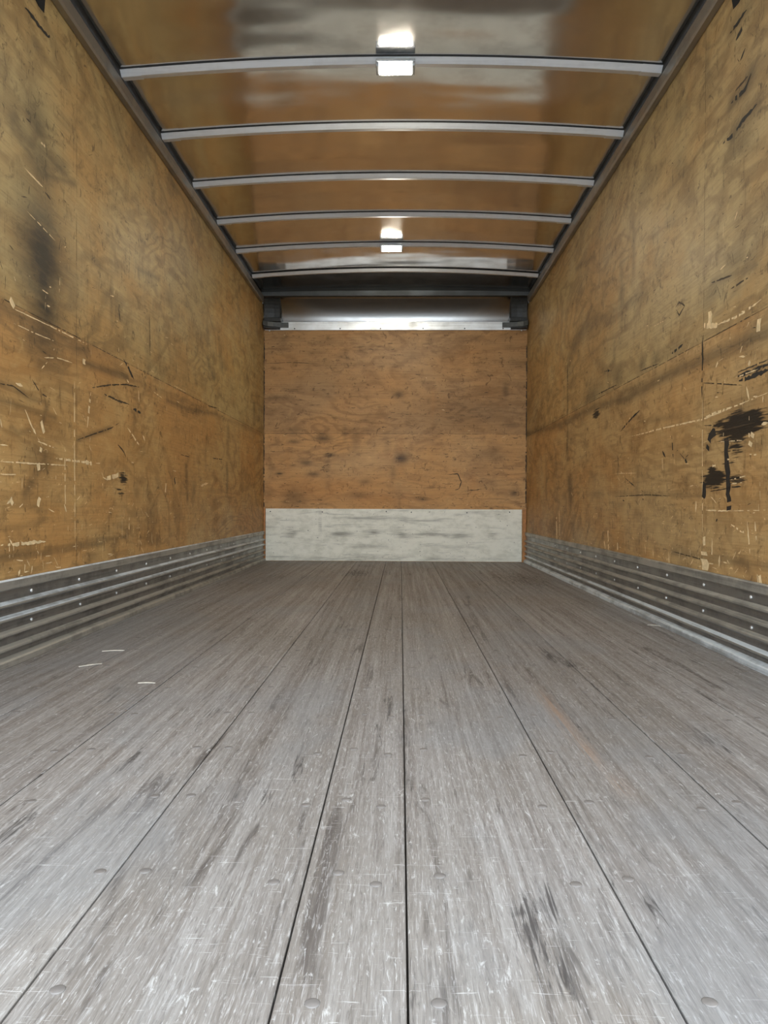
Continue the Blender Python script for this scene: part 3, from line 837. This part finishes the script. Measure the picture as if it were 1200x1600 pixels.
kx = np.arange(-1.243, 1.1221, .015); kz = np.arange(0.004, .4861, .012)
me = bpy.data.meshes.new('kick_plate')
pts = [(x, YF - .012, z) for x in kx for z in kz]; nz = len(kz)
faces = [(i * nz + j, (i + 1) * nz + j, (i + 1) * nz + j + 1, i * nz + j + 1) for i in range(len(kx) - 1) for j in range(nz - 1)]
me.from_pydata(pts, [], faces); me.materials.append(KICK)
P = np.array(pts)[:, [0, 2]]; st = np.zeros(len(P))
rk = random.Random(4)
for x, z, rx, rz, s_ in [(-.55, .25, .10, .02, .9), (-.25, .26, .06, .03, .9), (.02, .25, .06, .025, .95), (.30, .25, .2, .012, .7), (.55, .26, .08, .02, .8), (.85, .25, .05, .02, .8), (-1.0, .27, .05, .05, .6), (-.74, .36, .012, .10, .6),
        (-.3, .40, .3, .015, .5), (.2, .38, .25, .012, .4), (-.35, .14, .2, .02, .5), (.5, .14, .2, .012, .4), (0, .03, 1.1, .02, .45), (.7, .46, .1, .01, .7)]:
    st = np.maximum(st, s_ * np.exp(-(((P[:, 0] - x) / rx) ** 2 + ((P[:, 1] - z) / rz) ** 2)))
at = me.attributes.new('stain', 'FLOAT', 'POINT'); at.data.foreach_set('value', st.astype(np.float32))
t = thing('kick_plate', 'scuffed off-white plate along the foot of the front plywood wall', 'plate', (XC, YF, 0))
kp = bpy.data.objects.new('plate', me); COL.objects.link(kp); kp.parent = t; kp.location = -t.location
md = kp.modifiers.new('thickness', 'SOLIDIFY'); md.thickness = .009; md.offset = -1
for x in (-1.20, -.72, -.13, .10, .61, 1.0):
    MB().dome((x, YF - .0122, .462 + rk.uniform(-.01, .01)), (0, -1, 0), .0055, .002).build('screw', DARK, t)

# ------------------------------------------------------------------ corrugated scuff plates
PROF = [(.003, .277), (.009, .277), (.013, .272), (.013, .246), (.005, .241), (.005, .208), (.017, .202), (.019, .199), (.019, .193), (.017, .190), (.005, .184), (.005, .162),
        (.017, .156), (.019, .153), (.019, .147), (.017, .144), (.005, .138), (.005, .114), (.017, .108), (.019, .105), (.019, .099), (.017, .096), (.005, .090), (.005, .068),
        (.017, .062), (.019, .059), (.019, .053), (.017, .050), (.005, .044), (.005, .030), (.020, .023), (.024, .018), (.026, .001), (.003, .001)]
for sd, X, nm, ys_, far_row in ((1, XL, 'left', [2.62 + .4 * i for i in range(9)], 0), (-1, XR, 'right', [2.56 + .4 * i for i in range(9)], 1)):
    t = thing('scuff_plate', 'ribbed galvanised steel scuff plate along the foot of the %s plywood wall' % nm, 'scuff plate', (X, 3.7, 0), 'steel scuff plates')
    stn = [lambda a, b, y=y, j=j: Vector((X + sd * (a + (j if a > .01 else 0)), y, b)) for y, j in [(y, random.uniform(-.001, .0015)) for y in np.linspace(Y0, YF - .014, 40)]]
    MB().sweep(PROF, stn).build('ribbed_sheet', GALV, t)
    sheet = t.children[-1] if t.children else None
    sheet.data.materials.append(WORN_LIT); sheet.data.materials.append(TAN)
    for p_ in sheet.data.polygons:      # rubbed rib shoulders have caught daylight painted in, crests and top flange dull, the flats between dirty
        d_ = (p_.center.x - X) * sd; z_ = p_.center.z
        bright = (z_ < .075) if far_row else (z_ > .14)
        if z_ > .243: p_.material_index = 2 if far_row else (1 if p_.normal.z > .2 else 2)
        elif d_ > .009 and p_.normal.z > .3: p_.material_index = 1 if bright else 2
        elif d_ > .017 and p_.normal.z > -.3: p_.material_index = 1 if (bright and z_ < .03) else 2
    for y in ys_:
        for z in (.2245, .126):
            MB().dome((X + sd * .005, y + random.uniform(-.01, .01), z), (sd, 0, 0), .0062, .005, 10).build('bolt', BOLT, t, True)

# loose splinters on the floor
CHIP = plain('grey_splinter', (.66, .60, .50), .7)
def splinter(label, x, y, L, wd, rz):
    m_ = MB(); n = 5; c, s_ = math.cos(rz), math.sin(rz)
    rows = []
    for i in range(n + 1):
        u = (i / n - .5) * L; h = wd * (.25 + .75 * math.sin(math.pi * (i + .5) / (n + 1))); z = .001 + .0012 * math.sin(math.pi * i / n)
        rows.append([m_.bm.verts.new((x + c * u - s_ * q, y + s_ * u + c * q, z + zz)) for q, zz in ((-h / 2, -.0005), (h / 2, -.0005), (h / 2, .0015), (-h / 2, .0015))])
    for r0, r1 in zip(rows, rows[1:]):
        for k_ in range(4): m_.bm.faces.new((r0[k_], r0[(k_ + 1) % 4], r1[(k_ + 1) % 4], r1[k_]))
    m_.bm.faces.new(rows[0]); m_.bm.faces.new(rows[-1][::-1])
    tag(m_.build('wood_splinter', CHIP), label, 'splinter', 'loose wood splinters')
splinter('pale wood splinter lying by the left floor seam, farther of the two there', -1.014, 2.715, .075, .007, .25)
splinter('pale wood splinter lying by the left floor seam, nearer of the two there', -.997, 2.47, .075, .008, .75)
splinter('pale wood splinter lying flat across one board left of the middle', -.735, 2.23, .05, .005, .05)
splinter('pale thin splinter lying beside the foot of the right scuff plate', 1.108, 3.39, .06, .006, -.5)

# ground behind the vehicle
g = MB().box(-12, 12, -14, .38, -1.25, -1.15).build('ground', ASPHALT); tag(g, kind='structure')
